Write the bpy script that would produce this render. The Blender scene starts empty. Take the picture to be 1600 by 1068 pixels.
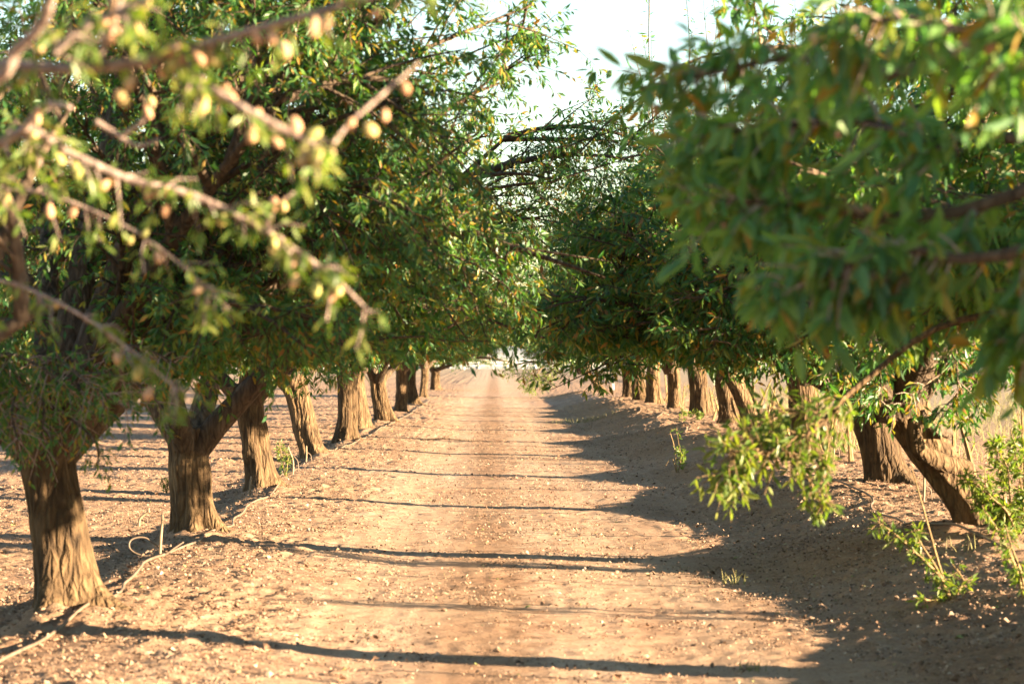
import bpy, math
import numpy as np
from mathutils import Vector

C = bpy.context.scene.collection
SCN = bpy.context.scene
F = 85.0 / 36.0 * 1600.0          # focal length in pixels of the photograph
H = 1.6                           # camera height
VX, VY = 772.0, 553.0             # vanishing point of the lane
SUN_EL, SUN_AZ = math.radians(9.0), math.radians(19)

def P(px, py, d):
    return np.array([(px - VX) / F * d, d, H - (py - VY) / F * d])

# ------------------------------------------------------------------ mesh helpers
def mesh_from(name, verts, faces, mat, smooth=True):
    """faces: list of int arrays (n,k)"""
    me = bpy.data.meshes.new(name)
    verts = np.asarray(verts, np.float32)
    faces = [np.asarray(f, np.int32) for f in faces if len(f)]
    me.vertices.add(len(verts))
    me.vertices.foreach_set('co', verts.ravel())
    loops = np.concatenate([f.ravel() for f in faces])
    tot = np.concatenate([np.full(len(f), f.shape[1], np.int32) for f in faces])
    start = np.concatenate([[0], np.cumsum(tot)[:-1]]).astype(np.int32)
    me.loops.add(len(loops))
    me.loops.foreach_set('vertex_index', loops)
    me.polygons.add(len(tot))
    me.polygons.foreach_set('loop_start', start)
    me.polygons.foreach_set('loop_total', tot)
    me.polygons.foreach_set('use_smooth', np.full(len(tot), smooth))
    me.update(calc_edges=True)
    if mat is not None:
        me.materials.append(mat)
    return me

def link(name, me, parent=None, loc=(0, 0, 0)):
    o = bpy.data.objects.new(name, me)
    C.objects.link(o)
    o.location = loc
    if parent is not None:
        o.parent = parent
    return o

def tag(o, label=None, cat=None, group=None, kind=None):
    if label: o['label'] = label
    if cat: o['category'] = cat
    if group: o['group'] = group
    if kind: o['kind'] = kind
    return o

def thing(name, label, cat, loc=(0, 0, 0), group=None):
    o = bpy.data.objects.new(name, None)
    C.objects.link(o)
    o.location = loc
    o.empty_display_size = 0.2
    return tag(o, label, cat, group)

def norm(v):
    return v / np.maximum(np.linalg.norm(v, axis=-1, keepdims=True), 1e-9)

def vnoise(x, y, seed=0):
    xi, yi = np.floor(x).astype(np.int64), np.floor(y).astype(np.int64)
    fx, fy = x - xi, y - yi
    fx = fx * fx * (3 - 2 * fx); fy = fy * fy * (3 - 2 * fy)
    def h(a, b):
        n = (a * 374761393 + b * 668265263 + seed * 974634877) & 0xffffffff
        n = ((n ^ (n >> 13)) * 1274126177) & 0xffffffff
        return ((n ^ (n >> 16)) & 0xffff) / 65535.0
    return (h(xi, yi) * (1 - fx) + h(xi + 1, yi) * fx) * (1 - fy) + (h(xi, yi + 1) * (1 - fx) + h(xi + 1, yi + 1) * fx) * fy

def fnoise(x, y, seed=0, oct=3):
    s, a, t = 0, 1.0, 0
    for i in range(oct):
        s = s + a * (vnoise(x * 2 ** i, y * 2 ** i, seed + i * 7) - 0.5); t += a; a *= 0.5
    return s / t

# beziers are arrays (n,3,3): start, control, end
def bez_pos(b, t):
    t = t[..., None]
    return b[:, 0] * (1 - t) ** 2 + b[:, 1] * 2 * t * (1 - t) + b[:, 2] * t * t

def bez_tan(b, t):
    t = t[..., None]
    return norm((b[:, 1] - b[:, 0]) * (1 - t) + (b[:, 2] - b[:, 1]) * t)

def tubes(b, r0, r1, k, s, wob=0.0, rng=None):
    """verts, quads for n tapered tubes along beziers"""
    n = len(b)
    r0 = np.broadcast_to(r0, n); r1 = np.broadcast_to(r1, n)
    V = np.zeros((n, k + 1, s, 3))
    for i in range(k + 1):
        t = np.full(n, i / k)
        p, tg = bez_pos(b, t), bez_tan(b, t)
        ref = np.tile(np.array([0.31, 0.17, 0.93]), (n, 1))
        bad = np.abs((tg * ref).sum(1)) > 0.93
        ref[bad] = [0.9, -0.3, 0.2]
        u = norm(np.cross(tg, ref)); w = np.cross(tg, u)
        r = r0 + (r1 - r0) * (i / k) ** 0.8
        if i == k: r = r * 0.6
        for j in range(s):
            a = 2 * math.pi * j / s
            rr = r if not wob else r * (1 + wob * rng.uniform(-1, 1, n))
            V[:, i, j] = p + (u * math.cos(a) + w * math.sin(a)) * rr[:, None]
    idx = np.arange(n * (k + 1) * s).reshape(n, k + 1, s)
    a = idx[:, :-1, :]; c = idx[:, 1:, :]
    q = np.stack([a, np.roll(a, -1, 2), np.roll(c, -1, 2), c], -1).reshape(-1, 4)
    return V.reshape(-1, 3), q

def merge(parts):
    vs, fs, off = [], [], 0
    for v, f in parts:
        if len(v) == 0: continue
        vs.append(v); fs.append(f + off); off += len(v)
    return np.concatenate(vs), fs

def poly_tube(pts, rad, s=8):
    """one tube along a polyline, Catmull-Rom smoothed"""
    pts = np.asarray(pts, float); rad = np.asarray(rad, float)
    q, r = [], []
    n = len(pts)
    for i in range(n - 1):
        p0, p1, p2, p3 = pts[max(i - 1, 0)], pts[i], pts[i + 1], pts[min(i + 2, n - 1)]
        m = 5
        for j in range(m):
            t = j / m
            q.append(0.5 * ((2 * p1) + (-p0 + p2) * t + (2 * p0 - 5 * p1 + 4 * p2 - p3) * t * t + (-p0 + 3 * p1 - 3 * p2 + p3) * t ** 3))
            r.append(rad[i] * (1 - t) + rad[i + 1] * t)
    q.append(pts[-1]); r.append(rad[-1])
    q = np.array(q); r = np.array(r)
    tg = norm(np.gradient(q, axis=0))
    V = []
    u = np.cross(tg[0], [0.3, 0.2, 0.9]); u /= np.linalg.norm(u)
    for i in range(len(q)):
        u = u - tg[i] * (u @ tg[i]); u /= np.linalg.norm(u)
        w = np.cross(tg[i], u)
        for j in range(s):
            a = 2 * math.pi * j / s
            V.append(q[i] + (u * math.cos(a) + w * math.sin(a)) * r[i])
    V = np.array(V)
    idx = np.arange(len(V)).reshape(len(q), s)
    a, c = idx[:-1], idx[1:]
    f = np.stack([a, np.roll(a, -1, 1), np.roll(c, -1, 1), c], -1).reshape(-1, 4)
    ends = [np.array([list(range(s))[::-1]]), np.array([[idx[-1, j] for j in range(s)]])]
    return V, [f] + ends, q, tg

# ------------------------------------------------------------------ materials
def new_mat(name):
    m = bpy.data.materials.new(name); m.use_nodes = True
    nt = m.node_tree
    for n in list(nt.nodes): nt.nodes.remove(n)
    out = nt.nodes.new('ShaderNodeOutputMaterial')
    return m, nt, out

def nd(nt, typ, **kw):
    n = nt.nodes.new(typ)
    for k, v in kw.items():
        if k.startswith('i_'):
            n.inputs[k[2:].replace('_', ' ')].default_value = v
        else:
            setattr(n, k, v)
    return n

def ramp(nt, stops, interp='LINEAR'):
    r = nt.nodes.new('ShaderNodeValToRGB')
    r.color_ramp.interpolation = interp
    e = r.color_ramp.elements
    while len(e) < len(stops): e.new(0.5)
    for x, (p, c) in zip(e, stops):
        x.position = p; x.color = (*c, 1)
    return r

def leaf_mat(name, stops, trans=0.45, tcol=(1.3, 1.4, 0.38)):
    m, nt, out = new_mat(name)
    L = nt.links
    geo = nd(nt, 'ShaderNodeNewGeometry')
    r = ramp(nt, stops)
    L.new(geo.outputs['Random Per Island'], r.inputs[0])
    # second, coarser variation between clumps of leaves
    tc = nd(nt, 'ShaderNodeTexCoord')
    nz = nd(nt, 'ShaderNodeTexNoise'); nz.inputs['Scale'].default_value = 1.3
    L.new(tc.outputs['Object'], nz.inputs['Vector'])
    hs = nd(nt, 'ShaderNodeHueSaturation')
    mr = nd(nt, 'ShaderNodeMapRange'); mr.inputs[1].default_value = 0.3; mr.inputs[2].default_value = 0.7
    mr.inputs[3].default_value = 0.75; mr.inputs[4].default_value = 1.25
    L.new(nz.outputs[0], mr.inputs[0]); L.new(mr.outputs[0], hs.inputs['Value'])
    L.new(r.outputs[0], hs.inputs['Color'])
    p = nd(nt, 'ShaderNodeBsdfPrincipled')
    p.inputs['Roughness'].default_value = 0.42
    p.inputs['Specular IOR Level'].default_value = 0.45
    L.new(hs.outputs[0], p.inputs['Base Color'])
    tr = nd(nt, 'ShaderNodeBsdfTranslucent')
    mul = nd(nt, 'ShaderNodeMix', data_type='RGBA', blend_type='MULTIPLY')
    mul.inputs[0].default_value = 1
    L.new(hs.outputs[0], mul.inputs[6]); mul.inputs[7].default_value = (*tcol, 1)
    L.new(mul.outputs[2], tr.inputs['Color'])
    mx = nd(nt, 'ShaderNodeMixShader'); mx.inputs[0].default_value = trans
    L.new(p.outputs[0], mx.inputs[1]); L.new(tr.outputs[0], mx.inputs[2])
    L.new(mx.outputs[0], out.inputs[0])
    return m

GREEN = [(0.0, (0.028, 0.095, 0.036)), (0.35, (0.052, 0.14, 0.040)), (0.7, (0.092, 0.175, 0.038)), (0.86, (0.17, 0.19, 0.034)), (0.93, (0.27, 0.19, 0.035)), (1.0, (0.30, 0.13, 0.035))]
FRESH = [(0.0, (0.08, 0.14, 0.03)), (0.5, (0.13, 0.19, 0.04)), (1.0, (0.21, 0.22, 0.05))]
M_LEAF = leaf_mat('almond_leaf', GREEN)
M_FRESH = leaf_mat('young_leaf', FRESH, 0.5)

M_LEAF_BRIGHT = leaf_mat('bright_leaf', [(0.0, (0.06, 0.16, 0.075)), (0.4, (0.10, 0.22, 0.075)), (0.8, (0.16, 0.26, 0.06)), (0.93, (0.25, 0.25, 0.045)), (1.0, (0.32, 0.15, 0.03))], 0.55)  # leaf green with brightness painted in, for light the near right crowns lack

def bark_mat(name, c0, c1, c2, bump=0.6, sc=1.0):
    m, nt, out = new_mat(name); L = nt.links
    tc = nd(nt, 'ShaderNodeTexCoord'); oi = nd(nt, 'ShaderNodeObjectInfo')
    mp = nd(nt, 'ShaderNodeMapping'); mp.inputs['Scale'].default_value = (sc, sc, 0.18 * sc)
    ov = nd(nt, 'ShaderNodeCombineXYZ'); om = nd(nt, 'ShaderNodeMath', operation='MULTIPLY'); om.inputs[1].default_value = 37.0
    L.new(oi.outputs['Random'], om.inputs[0])
    for k in range(3): L.new(om.outputs[0], ov.inputs[k])
    L.new(ov.outputs[0], mp.inputs['Location'])
    L.new(tc.outputs['Object'], mp.inputs[0])
    n1 = nd(nt, 'ShaderNodeTexNoise'); n1.inputs['Scale'].default_value = 22; n1.inputs['Detail'].default_value = 6; n1.inputs['Distortion'].default_value = 0.8
    L.new(mp.outputs[0], n1.inputs[0])
    n2 = nd(nt, 'ShaderNodeTexNoise'); n2.inputs['Scale'].default_value = 4; n2.inputs['Detail'].default_value = 4
    L.new(tc.outputs['Object'], n2.inputs[0])
    n3 = nd(nt, 'ShaderNodeTexNoise'); n3.inputs['Scale'].default_value = 60; n3.inputs['Detail'].default_value = 3
    L.new(tc.outputs['Object'], n3.inputs[0])
    r = ramp(nt, [(0.3, c0), (0.52, c1), (0.72, c2)])
    wv = nd(nt, 'ShaderNodeMix', data_type='VECTOR'); wv.inputs[0].default_value = 0.06
    L.new(mp.outputs[0], wv.inputs[4]); L.new(n2.outputs[1], wv.inputs[5])
    vo = nd(nt, 'ShaderNodeTexVoronoi', feature='DISTANCE_TO_EDGE'); vo.inputs['Scale'].default_value = 19; vo.inputs['Randomness'].default_value = 1.0
    L.new(wv.outputs[1], vo.inputs['Vector'])
    cr = nd(nt, 'ShaderNodeMapRange'); cr.inputs[1].default_value = 0.0; cr.inputs[2].default_value = 0.22
    cr.inputs[3].default_value = 0.35; cr.inputs[4].default_value = 1.0
    L.new(vo.outputs['Distance'], cr.inputs[0])
    ad = nd(nt, 'ShaderNodeMath', operation='MULTIPLY_ADD'); ad.inputs[1].default_value = 0.4
    L.new(n2.outputs[0], ad.inputs[0])
    sb = nd(nt, 'ShaderNodeMath', operation='MULTIPLY_ADD'); sb.inputs[1].default_value = 0.75; sb.inputs[2].default_value = -0.08
    L.new(n1.outputs[0], sb.inputs[0]); L.new(sb.outputs[0], ad.inputs[2])
    L.new(ad.outputs[0], r.inputs[0])
    p = nd(nt, 'ShaderNodeBsdfPrincipled'); p.inputs['Roughness'].default_value = 0.9
    p.inputs['Specular IOR Level'].default_value = 0.2
    cm = nd(nt, 'ShaderNodeMix', data_type='RGBA', blend_type='MULTIPLY'); cm.inputs[0].default_value = 0.5
    L.new(r.outputs[0], cm.inputs[6]); L.new(cr.outputs[0], cm.inputs[7]); hs = nd(nt, 'ShaderNodeHueSaturation'); hv = nd(nt, 'ShaderNodeMapRange'); hv.inputs[3].default_value = 0.65; hv.inputs[4].default_value = 1.1
    L.new(oi.outputs['Random'], hv.inputs[0]); L.new(hv.outputs[0], hs.inputs['Value'])
    L.new(cm.outputs[2], hs.inputs['Color']); L.new(hs.outputs[0], p.inputs['Base Color'])
    mm = nd(nt, 'ShaderNodeMath', operation='MULTIPLY_ADD'); mm.inputs[1].default_value = 0.3
    L.new(n3.outputs[0], mm.inputs[0]); L.new(n1.outputs[0], mm.inputs[2])
    b = nd(nt, 'ShaderNodeBump'); b.inputs['Strength'].default_value = bump; b.inputs['Distance'].default_value = 0.05
    ml = nd(nt, 'ShaderNodeMath', operation='MULTIPLY_ADD'); ml.inputs[1].default_value = 0.7
    L.new(cr.outputs[0], ml.inputs[0]); L.new(mm.outputs[0], ml.inputs[2]); L.new(ml.outputs[0], b.inputs['Height']); L.new(b.outputs[0], p.inputs['Normal'])
    L.new(p.outputs[0], out.inputs[0])
    return m

M_BARK = bark_mat('bark', (0.045, 0.028, 0.016), (0.125, 0.078, 0.041), (0.25, 0.163, 0.085), 0.65)
M_LIMB = bark_mat('limb_bark', (0.06, 0.042, 0.03), (0.13, 0.09, 0.06), (0.22, 0.16, 0.11), 0.5)
M_TWIG = bark_mat('grey_branch_bark', (0.24, 0.165, 0.135), (0.38, 0.28, 0.235), (0.48, 0.37, 0.31), 0.3, 2)
M_STEM = bark_mat('stem_bark', (0.22, 0.15, 0.07), (0.30, 0.20, 0.10), (0.36, 0.27, 0.14), 0.2, 3)

def simple_mat(name, stops, scale=20, rough=0.7, bump=0.2, dist=0.004, obj=True, detail=4, island=False):
    m, nt, out = new_mat(name); L = nt.links
    r = ramp(nt, stops)
    tc = nd(nt, 'ShaderNodeTexCoord')
    nz = nd(nt, 'ShaderNodeTexNoise'); nz.inputs['Scale'].default_value = scale; nz.inputs['Detail'].default_value = detail
    L.new(tc.outputs['Object'], nz.inputs[0])
    if island:
        g = nd(nt, 'ShaderNodeNewGeometry'); L.new(g.outputs['Random Per Island'], r.inputs[0])
    elif obj:
        oi = nd(nt, 'ShaderNodeObjectInfo')
        ma = nd(nt, 'ShaderNodeMath', operation='MULTIPLY_ADD'); ma.inputs[1].default_value = 0.5
        L.new(nz.outputs[0], ma.inputs[0])
        mb = nd(nt, 'ShaderNodeMath', operation='MULTIPLY_ADD'); mb.inputs[1].default_value = 0.9; mb.inputs[2].default_value = -0.2
        L.new(oi.outputs['Random'], mb.inputs[0]); L.new(mb.outputs[0], ma.inputs[2])
        L.new(ma.outputs[0], r.inputs[0])
    else:
        L.new(nz.outputs[0], r.inputs[0])
    p = nd(nt, 'ShaderNodeBsdfPrincipled'); p.inputs['Roughness'].default_value = rough
    p.inputs['Specular IOR Level'].default_value = 0.3
    L.new(r.outputs[0], p.inputs['Base Color'])
    b = nd(nt, 'ShaderNodeBump'); b.inputs['Strength'].default_value = bump; b.inputs['Distance'].default_value = dist
    L.new(nz.outputs[0], b.inputs['Height']); L.new(b.outputs[0], p.inputs['Normal'])
    L.new(p.outputs[0], out.inputs[0])
    return m

M_ALMOND = simple_mat('almond_hull', [(0.1, (0.34, 0.18, 0.10)), (0.5, (0.44, 0.26, 0.15)), (0.8, (0.38, 0.31, 0.11)), (1.0, (0.28, 0.29, 0.09))], 60, 0.75)
M_HOSE = simple_mat('hose', [(0.3, (0.10, 0.07, 0.05)), (0.7, (0.18, 0.13, 0.095))], 8, 0.6, obj=False)
M_STAKE = simple_mat('stake', [(0.3, (0.16, 0.11, 0.07)), (0.7, (0.26, 0.19, 0.12))], 14, 0.6, obj=False)
M_WHITE = simple_mat('white_paint', [(0.3, (0.55, 0.53, 0.50)), (0.7, (0.70, 0.69, 0.66))], 5, 0.6, obj=False)
M_FILM = simple_mat('greenhouse_film', [(0.3, (0.16, 0.17, 0.18)), (0.7, (0.26, 0.27, 0.28))], 0.4, 0.5, obj=False)
M_LITTER = simple_mat('litter', [(0.0, (0.07, 0.045, 0.03)), (0.3, (0.16, 0.09, 0.055)), (0.55, (0.27, 0.17, 0.11)), (0.9, (0.34, 0.23, 0.16)), (0.975, (0.44, 0.34, 0.26)), (1.0, (0.20, 0.22, 0.06))], 30, 0.85, island=True)
M_CLOD = simple_mat('clod', [(0.0, (0.20, 0.125, 0.08)), (0.6, (0.26, 0.17, 0.12)), (1.0, (0.32, 0.22, 0.16))], 40, 0.95, 0.5, island=True)
M_DRY = simple_mat('dry_grass', [(0.0, (0.17, 0.13, 0.06)), (0.6, (0.18, 0.18, 0.06)), (1.0, (0.26, 0.22, 0.12))], 40, 0.8, island=True)

def soil_mat(name, road):
    m, nt, out = new_mat(name); L = nt.links
    geo = nd(nt, 'ShaderNodeNewGeometry')
    def noise(scale, detail=4, stretch=None, rough=0.55):
        n = nd(nt, 'ShaderNodeTexNoise'); n.inputs['Scale'].default_value = scale; n.inputs['Detail'].default_value = detail
        n.inputs['Roughness'].default_value = rough
        if stretch:
            mp = nd(nt, 'ShaderNodeMapping'); mp.inputs['Scale'].default_value = stretch
            L.new(geo.outputs['Position'], mp.inputs[0]); L.new(mp.outputs[0], n.inputs[0])
        else:
            L.new(geo.outputs['Position'], n.inputs[0])
        return n
    big = noise(0.55, 4); mid = noise(5, 5); fine = noise(38, 6, rough=0.72)
    tracks = noise(2.6, 4, (1.0, 0.10, 1.0))
    base = ramp(nt, [(0.3, (0.29, 0.178, 0.115)), (0.5, (0.40, 0.267, 0.182)), (0.7, (0.50, 0.36, 0.26))])
    s1 = nd(nt, 'ShaderNodeMath', operation='MULTIPLY_ADD'); s1.inputs[1].default_value = 0.45
    L.new(mid.outputs[0], s1.inputs[0])
    s2 = nd(nt, 'ShaderNodeMath', operation='MULTIPLY'); s2.inputs[1].default_value = 0.55
    L.new((tracks if road else big).outputs[0], s2.inputs[0]); L.new(s2.outputs[0], s1.inputs[2])
    L.new(s1.outputs[0], base.inputs[0])
    # reddish crumbly patches
    rp = nd(nt, 'ShaderNodeMapRange'); rp.inputs[1].default_value = 0.52; rp.inputs[2].default_value = 0.7
    rp.inputs[3].default_value = 0; rp.inputs[4].default_value = 0.45
    L.new(big.outputs[0], rp.inputs[0])
    mx = nd(nt, 'ShaderNodeMix', data_type='RGBA'); L.new(rp.outputs[0], mx.inputs[0])
    L.new(base.outputs[0], mx.inputs[6]); mx.inputs[7].default_value = (0.36, 0.20, 0.125, 1)
    # fine speckle
    sp = ramp(nt, [(0.32, (0.55, 0.52, 0.5)), (0.47, (0.95, 0.95, 0.95)), (0.6, (1.12, 1.12, 1.12)), (0.7, (1.5, 1.5, 1.5))])
    L.new(fine.outputs[0], sp.inputs[0])
    m2 = nd(nt, 'ShaderNodeMix', data_type='RGBA', blend_type='MULTIPLY'); m2.inputs[0].default_value = 0.8
    L.new(mx.outputs[2], m2.inputs[6]); L.new(sp.outputs[0], m2.inputs[7])
    # pale straw field far off and on the open side
    sx = nd(nt, 'ShaderNodeSeparateXYZ'); L.new(geo.outputs['Position'], sx.inputs[0])
    fy = nd(nt, 'ShaderNodeMapRange'); fy.inputs[1].default_value = 110; fy.inputs[2].default_value = 230
    fy.inputs[3].default_value = 0; fy.inputs[4].default_value = 0.85
    L.new(sx.outputs[1], fy.inputs[0])
    fx = nd(nt, 'ShaderNodeMapRange'); fx.inputs[1].default_value = 8; fx.inputs[2].default_value = 13
    fx.inputs[3].default_value = 0; fx.inputs[4].default_value = 0.85
    L.new(sx.outputs[0], fx.inputs[0])
    fm = nd(nt, 'ShaderNodeMath', operation='MAXIMUM'); L.new(fy.outputs[0], fm.inputs[0]); L.new(fx.outputs[0], fm.inputs[1])
    m3 = nd(nt, 'ShaderNodeMix', data_type='RGBA'); L.new(fm.outputs[0], m3.inputs[0])
    L.new(m2.outputs[2], m3.inputs[6]); m3.inputs[7].default_value = (0.35, 0.29, 0.21, 1)
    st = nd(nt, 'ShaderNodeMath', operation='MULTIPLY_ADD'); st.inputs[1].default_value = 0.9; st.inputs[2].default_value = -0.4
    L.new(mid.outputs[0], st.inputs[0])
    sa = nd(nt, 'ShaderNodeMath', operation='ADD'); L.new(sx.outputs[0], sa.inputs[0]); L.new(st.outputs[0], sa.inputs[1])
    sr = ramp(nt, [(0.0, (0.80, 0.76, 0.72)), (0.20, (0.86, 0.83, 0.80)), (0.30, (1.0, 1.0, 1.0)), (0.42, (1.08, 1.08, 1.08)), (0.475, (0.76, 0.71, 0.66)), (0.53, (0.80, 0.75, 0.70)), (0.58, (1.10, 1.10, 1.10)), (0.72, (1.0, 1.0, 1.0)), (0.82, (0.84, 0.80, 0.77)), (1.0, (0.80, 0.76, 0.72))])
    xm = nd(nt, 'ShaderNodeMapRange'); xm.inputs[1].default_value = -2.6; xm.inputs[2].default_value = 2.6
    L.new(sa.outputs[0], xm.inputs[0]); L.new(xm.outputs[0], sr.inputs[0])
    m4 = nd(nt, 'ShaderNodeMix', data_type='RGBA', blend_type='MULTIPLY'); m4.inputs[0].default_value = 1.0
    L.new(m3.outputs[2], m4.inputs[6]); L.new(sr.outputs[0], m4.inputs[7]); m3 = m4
    p = nd(nt, 'ShaderNodeBsdfPrincipled'); p.inputs['Roughness'].default_value = 0.95; p.inputs['Specular IOR Level'].default_value = 0.1
    L.new(m3.outputs[2], p.inputs['Base Color'])
    vf = noise(140, 3, rough=0.6)
    hh = nd(nt, 'ShaderNodeMath', operation='MULTIPLY_ADD'); hh.inputs[1].default_value = 0.55
    L.new(fine.outputs[0], hh.inputs[0]); L.new(mid.outputs[0], hh.inputs[2])
    h2 = nd(nt, 'ShaderNodeMath', operation='MULTIPLY_ADD'); h2.inputs[1].default_value = 0.3
    L.new(vf.outputs[0], h2.inputs[0]); L.new(hh.outputs[0], h2.inputs[2]); hh = h2
    b = nd(nt, 'ShaderNodeBump'); b.inputs['Strength'].default_value = 0.7 if road else 1.0; b.inputs['Distance'].default_value = 0.025
    L.new(hh.outputs[0], b.inputs['Height']); L.new(b.outputs[0], p.inputs['Normal'])
    L.new(p.outputs[0], out.inputs[0])
    return m

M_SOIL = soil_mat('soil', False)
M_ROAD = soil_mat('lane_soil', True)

# ------------------------------------------------------------------ where the trees stand (lateral, depth)
LEFT = [8.2, 14.57, 20.8, 27.6, 36.8, 42.7, 49.2, 54.7, 63.7, 73.2, 84.9, 108.0]
LEFT_PX = [None, 105, 300, 412, 490, 540, 565, 600, 625, 645, 662, 680]
RIGHT = [5.6, 11.3, 18.0, 24.0, 30.6, 37.2, 42.9, 49.7, 56.2, 61.3, 65.6, 70.5, 89.0]
RIGHT_PX = [None, None, 1535, 1385, None, 1180, 1137, 1092, 1055, 1020, 998, 980, 940]
LX = [(-2.6 if p is None else (p - VX) / F * d) for p, d in zip(LEFT_PX, LEFT)]
RX = [(3.95 if p is None else (p - VX) / F * d) for p, d in zip(RIGHT_PX, RIGHT)]

# ------------------------------------------------------------------ the ground
RMOUND = np.array(RIGHT); LMOUND = np.array(LEFT)
def smooth(a, b, x):
    t = np.clip((x - a) / (b - a), 0, 1); return t * t * (3 - 2 * t)

def gz(x, y, detail=True):
    x = np.asarray(x, float); y = np.asarray(y, float)
    fade = 1 - smooth(84, 100, y)
    wr = 0.35 * fnoise(y * 0.25, y * 0 + 3.3, 5, 2)
    near = np.min(np.abs(y[..., None] - RMOUND), -1) if y.ndim else np.min(np.abs(y - RMOUND))
    mound = np.exp(-(near / 1.3) ** 2)
    crest = 0.245 + 0.11 * mound + 0.09 * fnoise(y * 0.35, y * 0 + 9.1, 11, 2)
    crest = crest * fade * (0.80 + 0.20 * smooth(11, 18, y))
    z = crest * smooth(1.75 + wr, 3.45 + wr * 0.6, x) * (1 - smooth(4.4, 8.5, x)) 
    # low ridge beside the left row, a shallow trough round the trunks
    wl = 0.12 * fnoise(y * 0.4, y * 0 + 1.7, 21, 2)
    z = z + fade * (0.06 * smooth(0.3, 2.2, -x + wl) * (1 - smooth(2.62, 2.9, -x + wl)) - 0.02 * smooth(2.6, 2.9, -x) * (1 - smooth(3.2, 5, -x)))
    nl = np.min(np.abs(y[..., None] - LMOUND), -1) if y.ndim else np.min(np.abs(y - LMOUND))
    z = z + fade * 0.05 * np.exp(-(nl / 0.6) ** 2) * np.exp(-((x + 2.6) / 0.4) ** 2)
    # wheel ruts
    for rx in (-0.75, 0.95):
        w = 0.12 * fnoise(y * 0.15, y * 0 + rx, 31, 2)
        z = z - fade * 0.009 * np.exp(-((x - rx - w) / 0.28) ** 2)
    if detail:
        rough = 0.25 + 0.75 * (smooth(1.2, 2.4, x + 0.25 * fnoise(x * 0.8, y * 0.5, 3)) + smooth(0.9, 1.7, -x + 0.3 * fnoise(x * 0.8, y * 0.4, 4)))
        rough = np.clip(rough, 0, 1)
        z = z + 0.018 * fnoise(x * 1.6, y * 0.9, 41, 2) * (0.4 + rough)
        patch = 0.35 + 1.1 * vnoise(x * 0.9, y * 0.9, 71)
        c = fnoise(x * 6.5, y * 6.5, 51, 2)
        z = z + rough * patch * 0.05 * np.maximum(c, -0.08)
        c = fnoise(x * 17, y * 15, 55, 2)
        z = z + (0.10 + 0.90 * rough) * patch * 0.046 * np.maximum(c, -0.12)
        z = z + 0.005 * fnoise(x * 13, y * 0.5, 61, 2)
    return z

def build_ground():
    xs = np.concatenate([[-1500, -700, -300, -120, -60, -35, -22, -15, -11, -9], np.arange(-8, 8.001, 0.03), [9, 11, 15, 22, 35, 60, 120, 300, 700, 1500]])
    ys = [5.0]
    while ys[-1] < 130: ys.append(ys[-1] * 1.0027)
    ys = np.concatenate([[-300, -60, -20, -6, 0, 3], ys, [140, 155, 175, 205, 240, 300, 420, 700, 1300, 2600]])
    X, Y = np.meshgrid(xs, ys)
    Z = gz(X, Y)
    V = np.stack([X, Y, Z], -1).reshape(-1, 3)
    nx, ny = len(xs), len(ys)
    i = np.arange(nx * ny).reshape(ny, nx)
    Q = np.stack([i[:-1, :-1], i[:-1, 1:], i[1:, 1:], i[1:, :-1]], -1)
    xc = 0.5 * (xs[:-1] + xs[1:]); yc = 0.5 * (ys[:-1] + ys[1:])
    road = ((xc > -1.75) & (xc < 2.05))[None, :] & (yc < 96)[:, None]
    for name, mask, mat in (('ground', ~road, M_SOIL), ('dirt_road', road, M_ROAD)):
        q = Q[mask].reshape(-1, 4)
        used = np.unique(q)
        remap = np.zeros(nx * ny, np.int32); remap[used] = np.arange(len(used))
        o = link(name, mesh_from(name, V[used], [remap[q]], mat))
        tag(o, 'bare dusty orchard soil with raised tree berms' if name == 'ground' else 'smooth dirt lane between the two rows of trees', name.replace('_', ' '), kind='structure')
build_ground()

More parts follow.
